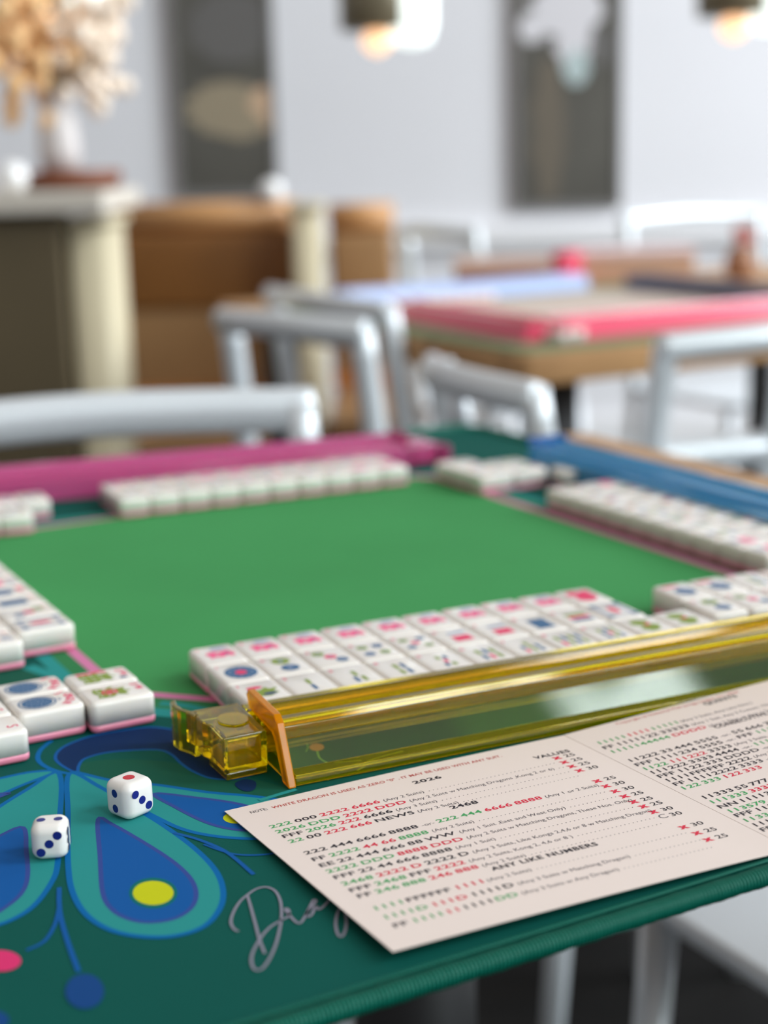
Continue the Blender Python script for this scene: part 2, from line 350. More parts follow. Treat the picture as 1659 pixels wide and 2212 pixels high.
pr.build('mat_print', mt_obj)
# stitched rolled edge
THR = mat('binding_thread', (0, 106, 88), .42, spec=.4)
bi = MB()
cor = 22; path = []
for sx_, sy_, a0 in ((1, -1, 270), (1, 1, 0), (-1, 1, 90), (-1, -1, 180)):
    for i in range(9):
        a = R(a0+90*i/8); path.append((sx_*(389-cor)+cor*math.cos(a), sy_*(389-cor)+cor*math.sin(a)))
path.append(path[0])
fine = []
for a, b_ in zip(path, path[1:]):
    d = math.dist(a, b_); near = a[1] < -349 and b_[1] < -349; n = max(1, int(d/(.225 if near else 12)))
    for i in range(n): fine.append((a[0]+(b_[0]-a[0])*i/n, a[1]+(b_[1]-a[1])*i/n))
fine.append(fine[0])
dist = 0; pts = []; rad = []
for i, p in enumerate(fine):
    if i: dist += math.dist(fine[i-1], p)
    q = dist % 1.35/1.35; pts.append((p[0], p[1], -1.9+2.7*min(1, max(0, (p[1]+381)/20)))); rad.append(2.6+1.05*abs(math.sin(math.pi*q))**.8+.1*math.sin(dist*.37)+.06*math.sin(dist*1.13))
bi.tube(pts, rad, THR, seg=12, caps=False, flat=.95)
bi.build('edge_binding', mt_obj)
st = MB(); x = -356
while x < 356:                                    # chain stitch on the near side
    st.tube([(x, -384.4, .5), (x+.55, -385.2, 1.15), (x+1.2, -386.4, 1.15)], [.25, .62, .35], THR, seg=5)
    x += 1.35
st.build('edge_stitching', mt_obj)

# ================================================================== RACKS
def glassmat(name, rgb, rough=.03, tr_=.93):
    a = mat(name, rgb, rough, trans=tr_, ior=1.47, coat=0)
    return a
CG = glassmat('pale_clear_plastic', (214, 232, 186), .02, .97); YG = glassmat('yellow_clear_plastic', (255, 232, 24), .03, .95); OG = mat('amber_plastic_edge', (255, 178, 0), .12, trans=.68, ior=1.3, spec=.3); 
PG = glassmat('pink_clear_plastic', (248, 126, 190), .05, .66); PG2 = glassmat('deep_pink_plastic', (232, 40, 150), .05, .7)
BG = glassmat('blue_clear_plastic', (90, 196, 242), .05, .6); BG2 = glassmat('deep_blue_plastic', (0, 130, 220), .05, .7)
RG = mat('red_plastic', (222, 70, 100), .2, coat=.5)
def offset_poly(P, t):
    P = [np.array(p, float) for p in P]; out = []
    for i in range(len(P)):
        ns = []
        for a, b_ in ((i-1, i), (i, i+1)):
            if a < 0 or b_ >= len(P): continue
            d = P[b_]-P[a]; d /= np.hypot(*d); ns.append(np.array([d[1], -d[0]]))
        n = sum(ns); n /= np.hypot(*n); k = 1/max(.5, float(n@ns[0])); out.append(P[i]+n*t*k)
    return out
def make_rack(name, loc, rz, length, G, G2, label, group=None, mirror=1, panel=None):
    """player's side faces local -y; the pusher bar lies behind, its arm sticks out past the local x=0 end"""
    r_ = empty(name, loc, rz); tag(r_, label, 'rack', group)
    sec = [(0.3, .3), (1.0, 4.2), (6.6, 4.6), (12.6, 14.6), (12.2, 19.4), (14.2, 22.2), (18.0, 22.3), (20.5, 18.6), (35.5, 17.4), (37.2, 20.6), (39.6, 20.2), (39.8, .3)]
    inn = offset_poly(sec, 2.0)
    b = MB()
    for i0, i1 in ((0, 3), (3, len(sec))):
        b.extrude_yz([tuple(p) for p in sec[i0:i1]]+[tuple(p) for p in inn[i0:i1][::-1]], .4, length, G)
    b.build('rack_body', r_, bevel=.35)
    t1, t2_ = np.array(sec[2]), np.array(sec[3]); u1, u2 = np.array(inn[2]), np.array(inn[3]); e_ = .01
    b = MB(); b.extrude_yz([tuple(t1+(t2_-t1)*e_), tuple(t2_-(t2_-t1)*e_), tuple(u2-(u2-u1)*e_), tuple(u1+(u2-u1)*e_)], .4, length, CG if G is YG else G)
    o = b.build('front_panel', r_)
    if G is YG: o['label'] = 'clear greenish front panel'
    for x0, sgn in ((0, -1), (length, 1)):
        b = MB()
        out = [(-.6, 0), (10.2, 22.4), (13.5, 25.0), (43.5, 25.6), (45.4, 23.2), (42.5, 18.2), (36.5, 17.6), (16.8, 17.0), (13.6, 14.4), (6.2, .1)]
        b.extrude_yz(out, min(x0, x0+sgn*3.2), max(x0, x0+sgn*3.2), G2); b.build('end_plate', r_, bevel=.5)
        b = MB(); b.extrude_yz([(6.6, .4), (14, 14.2), (17.2, 16.6), (38.5, 17.0), (38.5, .4)], min(x0, x0+sgn*1.6), max(x0, x0+sgn*1.6), G); b.build('end_web', r_)
    b = MB(); b.box((-4, 41.2, .6), (length-6, 44, 17.4), G); b.box((-4, 44.01, 14.6), (length-6, 50.5, 17.4), G); b.box((-4, 47.9, .6), (length-6, 50.5, 14.59), G)
    pb = b.build('pusher_bar', r_, bevel=.5)
    # hollow end block of the pusher
    b = MB()
    outl = [(-22.5, 17.2), (-4.6, 18.0), (-4.4, 50.4), (-23.0, 50.4), (-24.6, 44), (-24.2, 38), (-22.5, 33)]
    b.extrude_xy(outl, 3.0, 17.6, G)
    inl = [(-20.4, 19.4), (-6.6, 20.2), (-6.6, 38), (-10, 42.5), (-15, 43), (-19.5, 39), (-20.6, 33)]
    b.extrude_xy(inl, 4.6, 15.8, G, flip=True)
    b.build('end_block', pb, bevel=.6)
    b = MB(); b.extrude_xy([(-21.6, 17.4), (-5.0, 18.2), (-5.0, 20.4), (-19.4, 19.8), (-20.6, 36), (-22.8, 36)], .3, 3.0, G); b.build('block_foot', pb, bevel=.4)
    b = MB(); lob = [(-12.5+6.2*math.cos(t), 34.5+7.6*math.sin(t)) for t in np.linspace(0, 2*math.pi, 20, False)]
    b.extrude_xy(lob, 17.62, 18.3, G); b.build('round_boss', pb, bevel=.25)
    # curved grip fin at the very end
    b = MB(); cur = [(-25.2, 45.5), (-26.6, 50.5), (-29.0, 55.5), (-29.6, 61), (-28.8, 66.4)]
    inn2 = [(x+2.4, y+.6) for x, y in cur]
    b.extrude_xy(cur+inn2[::-1], .5, 17.8, G); b.build('grip_fin', pb, bevel=.5)
    b = MB(); b.extrude_xy([(-24.6, 44.2), (-23.1, 50.6), (-4.5, 50.6), (-4.5, 53.2), (-22.6, 53.4), (-26.0, 52.2)], 5, 17.2, G); b.build('grip_bar', pb, bevel=.4)
    return r_
RO = un(640, 1703)[:2]
rk = make_rack('tile_rack', (RO[0], RO[1], .45), R(-4.6), 455, YG, OG, 'clear yellow plastic tile rack with pusher lying behind the printed score card')
pk_c = un(945, 1008)[:2]
pk = make_rack('tile_rack', (pk_c[0]-24+9, pk_c[1]+54, .45), R(180-9.5), 455, PG, PG2, 'clear magenta pink tile rack across the far side of the mat')
bl = make_rack('tile_rack', (671, 548, .45), R(90), 382, BG, BG2, 'clear blue tile rack along the right side of the mat')

# ================================================================== TILES
TW, TD, TH = 21.0, 28.2, 13.5
def ink(mb, kind, n, w, d, z):
    """face marks of one tile; x to the right, y up, centre at 0"""
    def num(c='r', s_=4.2): put_text(mb, str(n), -w/2+2.2, d/2-6.4, s_, 0, z, INK[c], .02)
    if kind == 'character':
        num(); 
        for i in range(3): mb.box((-1.5+i*.2, 6.0+i*1.6, z-.3), (6.5-(i % 2)*2, 6.9+i*1.6, z), INK['y'])
        mb.poly([L2 for L2 in [(-4.5, 3.2), (-1, 4.4), (2, 3.2), (5.2, 3.8), (6.8, .2), (7.2, -3.5), (5, -4.8), (3.5, -3), (1, -5.2), (-2.6, -4.2), (-5.2, -5.4), (-4.2, -1.6), (-6, .4)]], z, I_ROSE)
        mb.disc(-.5, -.5, 1.3, .9, z+.03, WHITE); mb.disc(3.6, -1, 1.1, .8, z+.03, I_NAVY)
    elif kind == 'dot':
        num()
        if n == 1:
            mb.disc(.6, -1, 7.2, 8.2, z, INK['b'], 28); mb.disc(.6, -1, 2.6, 2.9, z+.03, INK['r'])
            for i in range(10): a = i*math.pi/5; mb.disc(.6+5*math.cos(a), -1+5.8*math.sin(a), .7, .7, z+.03, INK['y'], 8)
        elif n == 8: mb.box((-3.5, -9, z-.3), (5.5, 5, z), INK['b'])
        elif n in (6, 7):
            mb.box((-3, 3.5, z-.3), (6, 6, z), INK['y']); mb.box((-3.5, -7.5, z-.3), (5.5, 0, z), INK['r'])
        elif n == 9:
            for j, c in enumerate('grb'): mb.box((-4.5, 1-j*4.2, z-.3), (6.5, 4.2-j*4.2, z), INK[c])
        else:
            lay_ = {2: [(0, 5, 'g'), (1, -5, 'b')], 3: [(-3.5, 5.5, 'g'), (.5, 0, 'r'), (4, -5.5, 'b')], 4: [(-3.5, 4.5, 'g'), (4, 4.5, 'b'), (-3.5, -5, 'b'), (4, -5, 'g')], 5: [(-4.2, 5, 'g'), (4.4, 5, 'b'), (0, 0, 'r'), (-4.2, -5.5, 'b'), (4.4, -5.5, 'g')]}[n]
            rr = {2: 4.2, 3: 2.9, 4: 2.6, 5: 2.2}[n]
            for x, y, c in lay_: mb.disc(x, y, rr, rr, z, INK[c]); mb.disc(x, y, rr*.35, rr*.35, z+.03, INK['y'], 10)
    elif kind == 'bamboo':
        num()
        if n == 1:
            mb.poly([(-6, -3), (-3, -6), (2, -7.5), (7, -4), (5, -2), (8, 2), (4, 1), (3, 4), (0, 1), (-3, 2), (-4, -1), (-7, 0)], z, INK['g'])
            mb.disc(-1.5, 4.6, 3.6, 1.6, z+.03, INK['r']); mb.disc(2.5, -4.5, 3, 1.4, z+.03, INK['n'])
        else:
            rows = {2: [1, 1], 3: [1, 2], 4: [2, 2], 5: [2, 1, 2], 6: [3, 3], 7: [1, 3, 3], 8: [4, 4], 9: [3, 3, 3]}[n]
            hgt = 15/len(rows); q = 0; cyc = 'gbgbr' if n != 5 else 'gbrbg'
            for j, k in enumerate(rows):
                for i in range(k):
                    cx = (i-(k-1)/2)*3.6+.8; cy = 6.5-hgt*(j+.5)-1
                    c = cyc[q % 5]; q += 1
                    mb.box((cx-.9, cy-hgt*.42, z-.3), (cx+.9, cy+hgt*.42, z), INK[c])
                    mb.disc(cx, cy, 1.25, .55, z+.03, INK[c], 8)
    elif kind == 'red dragon':
        mb.poly([(-6, 8), (-2, 9.5), (1, 7), (5, 9), (7, 5), (5, 2), (7, -2), (4, -6), (1, -9), (-3, -8), (-6, -4), (-4, 0), (-7, 3)], z, INK['r'])
    elif kind == 'white dragon':
        for k in range(4):
            a, b_ = 7-.0, 9.5
        mb.ribbon([(-6.5, -9), (6.5, -9), (6.5, 9), (-6.5, 9)], 2.2, z, INK['y'], True)
        for x, y in ((-6.5, -9), (6.5, -9), (6.5, 9), (-6.5, 9)): mb.disc(x, y, 2, 2, z+.03, INK['b'], 10)
        mb.disc(0, 0, 2.2, 5.5, z+.02, INK['r'])
    elif kind == 'green dragon':
        mb.poly([(-5, 8), (0, 9), (5, 6), (2, 3), (6, -1), (3, -8), (-2, -9), (-6, -4), (-2, -1), (-6, 3)], z, INK['g'])
        mb.disc(1, 1, 1.6, 1.6, z+.03, INK['r'])
    elif kind == 'flower':
        mb.disc(0, -2, 5.4, 6.2, z, INK['b']); mb.disc(-3, 8, 5, 1.6, z, INK['r']); mb.disc(0, -2, 2, 2.4, z+.03, INK['y'], 10)
    elif kind == 'fish bowl':                       # round blue net with the word in red beside it
        mb.ribbon([(7.2*math.cos(a), -3.4+7.6*math.sin(a)) for a in np.linspace(0, 2*math.pi, 28, False)], .8, z, INK['b'], True)
        mb.disc(0, -3.4, 6.1, 6.5, z, INK['b'], 26)
        for i in range(26):
            a = i*2.4; q = 5.2*math.sqrt((i+.5)/26); mb.disc(q*math.cos(a), -3.4+q*math.sin(a), .42, .42, z+.03, INK['y'], 6)
        mb.ribbon([(-1.5, 5.2), (0, 6.6), (1.5, 5.2)], .7, z, INK['b'])
        for i, c in enumerate('JOKER'):
            a = (i-2)*.33; put_text(mb, c, 9.5*math.sin(a)-1.2, 9.5*math.cos(a)-.6, 4.6, -a, z, INK['r'], .05)
    elif kind in ('green creature', 'green creature with flower'):
        mb.poly([(-6.5, -8), (-2, -9.4), (2.5, -8), (6, -9.2), (6.5, -3), (4.5, 0), (6.6, 4), (3, 3.4), (1.5, 6.6), (0, 3.6), (-3.4, 5), (-3, .6), (-6.8, 0), (-4.4, -3.4)], z, INK['g'])
        for i in range(9): mb.disc(-4+(i % 3)*3.8, -7+(i//3)*3.4, .7, .7, z+.03, WHITE, 7)
        if kind.endswith('flower'): mb.ribbon([(2.6*math.cos(a), -2.5+3.1*math.sin(a)) for a in np.linspace(0, 2*math.pi, 16, False)], 1.0, z+.05, INK['r'], True); mb.disc(0, -2.5, 1.2, 1.8, z+.05, INK['r'])
        else: mb.ribbon([(-6.8, -9), (-6.2, -4), (-6.9, 1), (-5.6, 4)], 2.2, z+.05, INK['r']); mb.box((4.4, 7, z-.3), (6.6, 10, z), INK['n'])
        put_text(mb, '%d' % (3 if kind.endswith('flower') else 2), -5.4, 8.2, 4.4, 0, z, INK['r'], .06); put_text(mb, 'W', -1.6, 8.6, 4.2, 0, z, INK['r'], .06)
    elif kind == 'south wind':
        put_text(mb, 'S', 2.6, 7.0, 6.4, 0, z, INK['r'], .01); mb.disc(-1, -2, 3.5, 5.5, z, INK['n'])
_faces = {}
_back = None
def tile_mesh(kind, n):
    key = (kind, n)
    if key not in _faces:
        b = MB(); round_block(b, TW, TD, 3.4, TH, 3.0, WHITE, 0, 2.1); ink(b, kind, n, TW, TD, TH+.06); _faces[key] = b.mesh('face_block')
    return _faces[key]
bk = MB(); round_block(bk, TW, TD, 0, 3.4, 3.0, PINK, 1.7, 0); BACK = bk.mesh('pink_back')
def tile(x, y, rz, kind, n, label, group, z=.42):
    t = empty('mahjong_tile', (x, y, z), rz); tag(t, label, 'mahjong tile', group)
    for nm, me in (('face_block', tile_mesh(kind, n)), ('pink_back', BACK)):
        o = bpy.data.objects.new(nm, me); C.objects.link(o); o.parent = t
    return t
NUM = ['zero', 'one', 'two', 'three', 'four', 'five', 'six', 'seven', 'eight', 'nine', 'ten', 'eleven', 'twelve']
ORD = ['', 'first', 'second', 'third', 'fourth', 'fifth', 'sixth', 'seventh', 'eighth', 'ninth', 'tenth', 'eleventh', 'twelfth']
def place(ox, oy, ang, i, j, pw=21.35, pd=28.5):   # centre of cell (i across, j towards the viewer) of a block whose far-left corner is ox, oy
    dx, dy = (i+.5)*pw, -(j+.5)*pd
    a = R(ang); return ox+dx*math.cos(a)-dy*math.sin(a)+random.uniform(-.25, .25), oy+dx*math.sin(a)+dy*math.cos(a)+random.uniform(-.25, .25), a+R(random.uniform(-.7, .7))
# block in front of the yellow rack
FB = un(403, 1404, 13.5)[:2]
FANG = -4.3
rownames = ['far', 'middle', 'near']
for j, suit in enumerate(('character', 'dot', 'bamboo')):
    for i in range(11 if j == 2 else 10):
        k, n = suit, i+1
        if i == 9: k, n = (('red dragon', 0), ('white dragon', 0), ('green dragon', 0))[j]
        if i == 10: k, n = 'green dragon', 0
        x, y, a = place(FB[0], FB[1], FANG, i, j, pd=28.0)
        if k in ('character', 'dot', 'bamboo'):
            look = {'character': 'red %s of characters' % NUM[n], 'dot': '%s of dots' % NUM[n], 'bamboo': '%s of bamboos' % NUM[n]}[k]
        else: look = k + (' at right end' if i == 9 else ' outermost right')
        tile(x, y, a, k, n, 'white tile, %s, %s row of block behind yellow rack' % (look, rownames[j]), 'tiles laid out behind the yellow rack')
# second block further right
B2 = un(1403, 1268, 13.5)[:2]
for j in range(2):
    for i in range(5):
        x, y, a = place(B2[0], B2[1], -6, i, j)
        k, n = (('flower', i) if i < 2 else ('bamboo', 2+i)) if j == 0 else ('dot', 2+i % 4)
        tile(x, y, a, k, n, 'tile %s in %s row of short block right of rack block' % (ORD[i+1]+' from left', 'the far' if j == 0 else 'the near'), 'short tile block right of centre')
# left player's wall: tiles turned sideways, face tops pointing right
k = 0
seq = [('white dragon', 0), ('dot', 3), ('dot', 8), ('flower', 2), ('character', 5), ('dot', 4), ('bamboo', 4), ('dot', 2)]
for i in range(7):
    k_, n = seq[i]
    tile(191.5, 711.0+i*21.35, R(-90), k_, n, 'sideways tile, %s from near end, right column of block on left edge' % ORD[i+1], 'tile block on the left edge')
for i in range(6):
    tile(162.2, 697.0+i*21.35, R(-90), *seq[(i+4) % 8], 'sideways tile, %s from near end, column cut by left frame edge' % ORD[i+1], 'tile block on the left edge')
# near left: the joker and flower tiles
tile(189.6, 594.6, R(-90), 'green creature with flower', 0, 'white tile with green creature and red flower ring, nearer of pair beside yellow rack', 'loose tiles at lower left')
tile(190.2, 615.9, R(-90), 'green creature', 0, 'white tile with green creature and small blue mark, farther of pair beside yellow rack', 'loose tiles at lower left')
tile(160.4, 598.2, R(-90), 'fish bowl', 0, 'white joker tile with blue round emblem, nearer of the middle pair at left', 'loose tiles at lower left')
tile(160.6, 619.5, R(-90), 'fish bowl', 0, 'white joker tile with blue round emblem, farther of the middle pair at left', 'loose tiles at lower left')
tile(131.6, 581.0, R(-90), 'south wind', 0, 'white tile with red curly letter, nearest tile at the left frame edge above the dice', 'loose tiles at lower left')
tile(131.2, 602.4, R(-90), 'south wind', 0, 'white tile directly behind the red letter tile at the left frame edge', 'loose tiles at lower left')
# far block in front of the pink rack: faces turned to the far player
kinds = [('dot', 4), ('bamboo', 6), ('dot', 5), ('bamboo', 4), ('character', 3), ('dot', 3), ('bamboo', 8), ('character', 6), ('bamboo', 9), ('dot', 4)]
FA = R(-4.5)
for j in range(2):
    for i in range(10):
        bx, by = 318.0, 960.2
        dx, dy = (i+.5)*21.35, (j+.5)*28.6
        x = bx+dx*math.cos(FA)-dy*math.sin(FA); y = by+dx*math.sin(FA)+dy*math.cos(FA)
        kk = kinds[(i*3+j*5) % 10]
        tile(x, y, FA+R(180), kk[0], kk[1], 'tile %s from left, %s row of far block before pink rack' % (ORD[i+1], ('near', 'far')[j]), 'far tile block by the pink rack')
# two stub rows at far left
for q, (x0, y0) in enumerate(((248.5, 969), (270, 1003))):
    for i in range(2):
        tile(x0-i*21.3, y0+i*1.6, FA, 'dot', 4-i, 'white tile, %s of the %s pair at far left before pink rack' % (('right', 'left')[i], ('nearer', 'farther')[q]), 'loose tiles at far left')
# far right small group
for j in range(2):
    for i in range(3 if j == 0 else 2):
        x = 567.5+j*28.8; y = 893.5+i*21.4
        kk = kinds[(i*3+j*4+2) % 10]
        tile(x, y, R(90), kk[0], kk[1], 'tile %s from near, %s column of small group between pink and blue racks' % (ORD[i+1], ('left', 'right')[j]), 'small tile group at far right corner')
tile(625, 873, R(84), 'dot', 3, 'single white tile just right of the small far group beside the blue rack', 'small tile group at far right corner')
# right block along the blue rack
for j in range(2):
    for i in range(11):
        x = 581.5+j*28.6; y = 814-i*21.35
        if i > 9 and j == 0: continue
        kk = kinds[(i*7+j*3+1) % 10]
        tile(x, y, R(90.5), kk[0], kk[1], 'tile %s from far end, %s column of block beside blue rack' % (ORD[i+1], ('left', 'right')[j]), 'right tile block beside the blue rack')

# ================================================================== DICE
DW = mat('die_white', (236, 232, 226), .25, coat=.3, sub=.1); DB = mat('pip_blue', (24, 34, 120), .3); DR = mat('pip_red', (196, 16, 38), .3)
def die(x, y, rz, top, front, other, other_face, label, D=13.6):
    b = MB(); round_block(b, D, D, 0, D, 3.9, DW, 3.2, 3.2, n=6, k=7)
    h = D/2
    def pips(n, fr, kind='diag'):
        k = 2.9
        P = {1: [(0, 0)], 2: [(0, k), (0, -k)], 3: [(-k, -k), (0, 0), (k, k)], 33: [(-k, k), (0, 0), (k, -k)], 22: [(-k, 0), (k, 0)], 5: [(-k, -k), (k, k), (-k, k), (k, -k), (0, 0)], 6: [(-k, k), (-k, 0), (-k, -k), (k, k), (k, 0), (k, -k)]}[n]
        for u_, v_ in P:
            rr = 2.2 if n == 1 else 1.55
            vs = []
            for q in range(18):
                a = 2*math.pi*q/18; vs.append(fr(u_+rr*math.cos(a), v_+rr*math.sin(a)))
            b.add(vs, [list(range(18))], DR if n == 1 else DB)
    e = .04
    pips(top, lambda u_, v_: (u_, v_, D+e))
    pips(front, lambda u_, v_: (u_, -h-e, h+v_))
    if other_face == 'left': pips(other, lambda u_, v_: (-h-e, -u_, h+v_))
    else: pips(other, lambda u_, v_: (h+e, u_, h+v_))
    o = b.build('die'); o.location = m((x, y, .42)); o.rotation_euler.z = rz; tag(o, label, 'die', 'pair of dice'); return o
c1 = un(110, 1808, 6.5); c2 = un(281, 1722, 6.5)
die(c1[0], c1[1], R(-22), 22, 3, 6, 'right', 'white die showing two blue pips on top, the left one nearer the frame edge', 12.6)
die(c2[0], c2[1], R(20), 1, 33, 2, 'left', 'white die with one large red pip on top, right of the other die', 13.8)

# ================================================================== SCORE CARD
PAPER = mat('card_paper', (232, 217, 208), .42, spec=.35); K_BLK = mat('card_ink_black', (42, 38, 46), .6); K_RED = mat('card_ink_red', (214, 34, 66), .6); K_GRN = mat('card_ink_green', (64, 160, 92), .6); K_GRY = mat('card_ink_grey', (92, 86, 92), .6); K_RB = mat('card_ink_brick', (190, 70, 66), .6)
ZC4 = (1.0, 2.0, 2.2, 4.2)                         # height of the sheet at far left, far fold, near fold, near left
q = [un(485, 1752, ZC4[0])[:2], un(1218, 1588, ZC4[1])[:2], un(1685, 1821, ZC4[2])[:2], un(848, 2055, ZC4[3])[:2]]
CAX = (q[1]-q[0]); CANG = math.atan2(CAX[1], CAX[0]); CO = q[0]
cu = np.array([math.cos(CANG), math.sin(CANG)]); cv = np.array([math.sin(CANG), -math.cos(CANG)])
CWD = float(np.hypot(*CAX)); CHT = float((q[3]-q[0])@cv); SK = float((q[3]-q[0])@cu)
card = empty('score_card', (CO[0], CO[1], 0), CANG)
tag(card, 'folded cream printed score card with rows of red, green and black numbers', 'card')
def czs(s_, t_):                                   # height of the sheet, s along the lines, t towards the viewer
    if s_ <= CWD:
        a = s_/CWD; b_ = t_/CHT
        return (ZC4[0]*(1-b_)+ZC4[3]*b_)*(1-a)+(ZC4[1]*(1-b_)+ZC4[2]*b_)*a+.5*math.sin(math.pi*min(1, max(0, a)))
    return 2.1+(s_-CWD)*.045*(1-.6*t_/CHT)
def sheet(x0f, x1f, nm):
    b = MB(); n, k = 18, 14; vs = []
    for i in range(n+1):
        for j in range(k+1):
            t_ = CHT*j/k; sa, sb = x0f(t_), x1f(t_); s_ = sa+(sb-sa)*i/n
            vs.append((s_, -t_, czs(s_, t_)))
    top = [(i*(k+1)+j, i*(k+1)+j+1, (i+1)*(k+1)+j+1, (i+1)*(k+1)+j) for i in range(n) for j in range(k)]
    N = len(vs); vs2 = [(x, y, z-.3) for x, y, z in vs]
    fs = [f for f in top]+[tuple(N+i for i in f[::-1]) for f in top]
    for i in range(n):
        for j in (0, k):
            a, c = i*(k+1)+j, (i+1)*(k+1)+j; fs.append((a, c, c+N, a+N) if j == 0 else (c, a, a+N, c+N))
    for j in range(k):
        for i in (0, n):
            a, c = i*(k+1)+j, i*(k+1)+j+1; fs.append((a, a+N, c+N, c) if i == 0 else (c, c+N, a+N, a))
    b.add(vs, fs[:len(top)], PAPER, True); b.add(vs+vs2, fs[len(top):], PAPER, False); return b
fold_b = q[2]-CO; FS = float(fold_b@cu)
foldx = lambda t_: CWD+(FS-CWD)*t_/CHT
left = sheet(lambda t_: SK*t_/CHT, lambda t_: foldx(t_)-.12, 'left'); right = sheet(lambda t_: foldx(t_)+.12, lambda t_: foldx(t_)+150, 'right')
def cpt(x, y):
    z = 2.0
    for _ in range(3):
        p = un(x, y, z)[:2]-CO; s_, t_ = float(p@cu), float(p@cv); z = czs(s_, t_)
    return s_, t_
zc = lambda X, Y: czs(X, -Y)+.05
COLS = {'k': (K_BLK, .02, 3.9), 'r': (K_RED, .02, 3.9), 'g': (K_GRN, .02, 3.9), 's': (K_GRY, .0, 3.1), 'b': (K_RB, .012, 3.1), 'h': (K_BLK, .035, 4.1)}
def run(mb, s_, t_, items, gap=.9, sxs=1.0):
    for c, txt in items:
        mt, bo, sz_ = COLS[c]
        s_ += put_text(mb, txt, s_, -t_, sz_, 0, zc, mt, bo, sx_=sxs*(1.38 if c in 'krgh' else 1.04)) + gap*(1.5 if c != 's' else 1.3)
    return s_
def leader(mb, s0, s1, t_):
    s_ = s0
    while s_ < s1: mb.disc(s_, -(t_-.35), .24, .24, lambda X, Y: zc(X, Y), K_GRY, 6); s_ += 1.75
def xval(mb, x, y, c, val):
    s_, t_ = cpt(x, y); w = put_text(mb, c, s_, -t_, 4.6, 0, zc, K_RED if c == 'x' else K_GRY, .06 if c == 'x' else 0, sx_=1.15)
    put_text(mb, val, s_+4.7, -t_, 3.8, 0, zc, K_BLK, .01, sx_=1.3); return s_
def row(mb, x, y, items, val=None, vx=None, sxs=1.0):
    s_, t_ = cpt(x, y); e = run(mb, s_, t_, items, sxs=sxs)
    if val:
        xs = xval(mb, vx[0], vx[1], val[0], val[1]); leader(mb, e+1, xs-1, t_)
s_, t_ = cpt(545, 1757); put_text(left, 'NOTE:', s_-.5, -t_, 3.0, 0, zc, K_GRY, .01, width=6.6); s2, t2 = cpt(590, 1747)
e_ = cpt(1076, 1629)[0]; put_text(left, 'WHITE DRAGON IS USED AS ZERO "0" . IT MAY BE USED WITH ANY SUIT.', s2, -t2, 3.0, 0, zc, K_RB, .012, width=e_-s2)
for txt, a, b_ in (('2026', (895, 1694), (955, 1680)), ('2468', (976, 1748), (1036, 1735)), ('ANY LIKE NUMBERS', (1066, 1881), (1292, 1824)), ('VALUES', (1158, 1640), (1232, 1623))):
    s_, t_ = cpt(*a); e_, _ = cpt(*b_); put_text(left, txt, s_, -t_, 3.7, 0, zc, K_BLK, .03, width=e_-s_)
row(left, 585, 1790, [('g', '222'), ('k', '000'), ('r', '2222'), ('r', '6666'), ('s', '(Any 2 Suits)')], ('x', '25'), (1200, 1641))
row(left, 598, 1801, [('g', '2026'), ('g', 'DDD'), ('r', '2222'), ('r', 'DDD'), ('s', '(Any 2 Suits w Matching Dragons ,Kong 2 or 6)')], ('x', '25'), (1216, 1650))
row(left, 612, 1811, [('k', 'FFF'), ('g', '2026'), ('r', '222'), ('k', '6666'), ('s', '(Any 3 Suits)')], ('x', '25'), (1232, 1659))
row(left, 626, 1822, [('g', '22'), ('k', '00'), ('r', '222'), ('r', '666'), ('k', 'NEWS'), ('s', '(Any 2 Suits)')], ('x', '30'), (1249, 1668))
row(left, 660, 1847, [('k', '222'), ('k', '444'), ('k', '6666'), ('k', '8888'), ('s', '-or-'), ('g', '222'), ('g', '444'), ('r', '6666'), ('r', '8888'), ('s', '(Any 1 or 2 Suits)')], ('x', '25'), (1287, 1691))
row(left, 676, 1861, [('k', 'FF'), ('g', '2222'), ('r', '44'), ('r', '66'), ('g', '8888'), ('s', '(Any 2 Suits)')], ('x', '30'), (1306, 1702))
row(left, 692, 1874, [('k', 'EE'), ('k', '22'), ('k', '444'), ('k', '666'), ('k', '88'), ('k', 'WW'), ('s', '(Any 1 Suit ,East and West Only)')], ('x', '30'), (1326, 1713))
row(left, 708, 1887, [('g', '2222'), ('g', 'DDD'), ('r', '8888'), ('r', 'DDD'), ('s', '(Any 2 Suits w Matching Dragons, These Nos. Only)')], ('x', '25'), (1346, 1724))
row(left, 723, 1900, [('k', 'FFF'), ('k', '22'), ('k', '44'), ('k', '666'), ('k', '8888'), ('s', '(Any 1 Suit)')], ('x', '25'), (1366, 1736))
row(left, 741, 1914, [('g', '2468'), ('r', '2222'), ('r', 'D'), ('k', '2222'), ('k', 'D'), ('s', '(Any 3 Suits, Like Kongs 2,4,6 or 8 w Matching Dragon)')], ('x', '25'), (1387, 1746))
row(left, 757, 1928, [('k', 'FFF'), ('g', '2468'), ('k', 'FFF'), ('r', '2222'), ('s', '(Any 2 Suits, Kong 2, 4,6 or 8 )')], ('x', '30'), (1409, 1758))
row(left, 774, 1941, [('k', 'FF'), ('g', '246'), ('g', '888'), ('r', '246'), ('r', '888'), ('s', '(Any 2 Suits)')], ('C', '30'), (1428, 1769))
row(left, 808, 1968, [('g', '1111'), ('k', 'FFFFFF'), ('r', '1111'), ('s', '(Any 2 Suits)')], ('x', '30'), (1474, 1791))
row(left, 830, 1987, [('g', '1111'), ('g', 'D'), ('r', '111'), ('r', 'D'), ('k', '1111'), ('k', 'D'), ('s', '(Any 3 Suits w Matching Dragon)')], ('x', '25'), (1503, 1804))
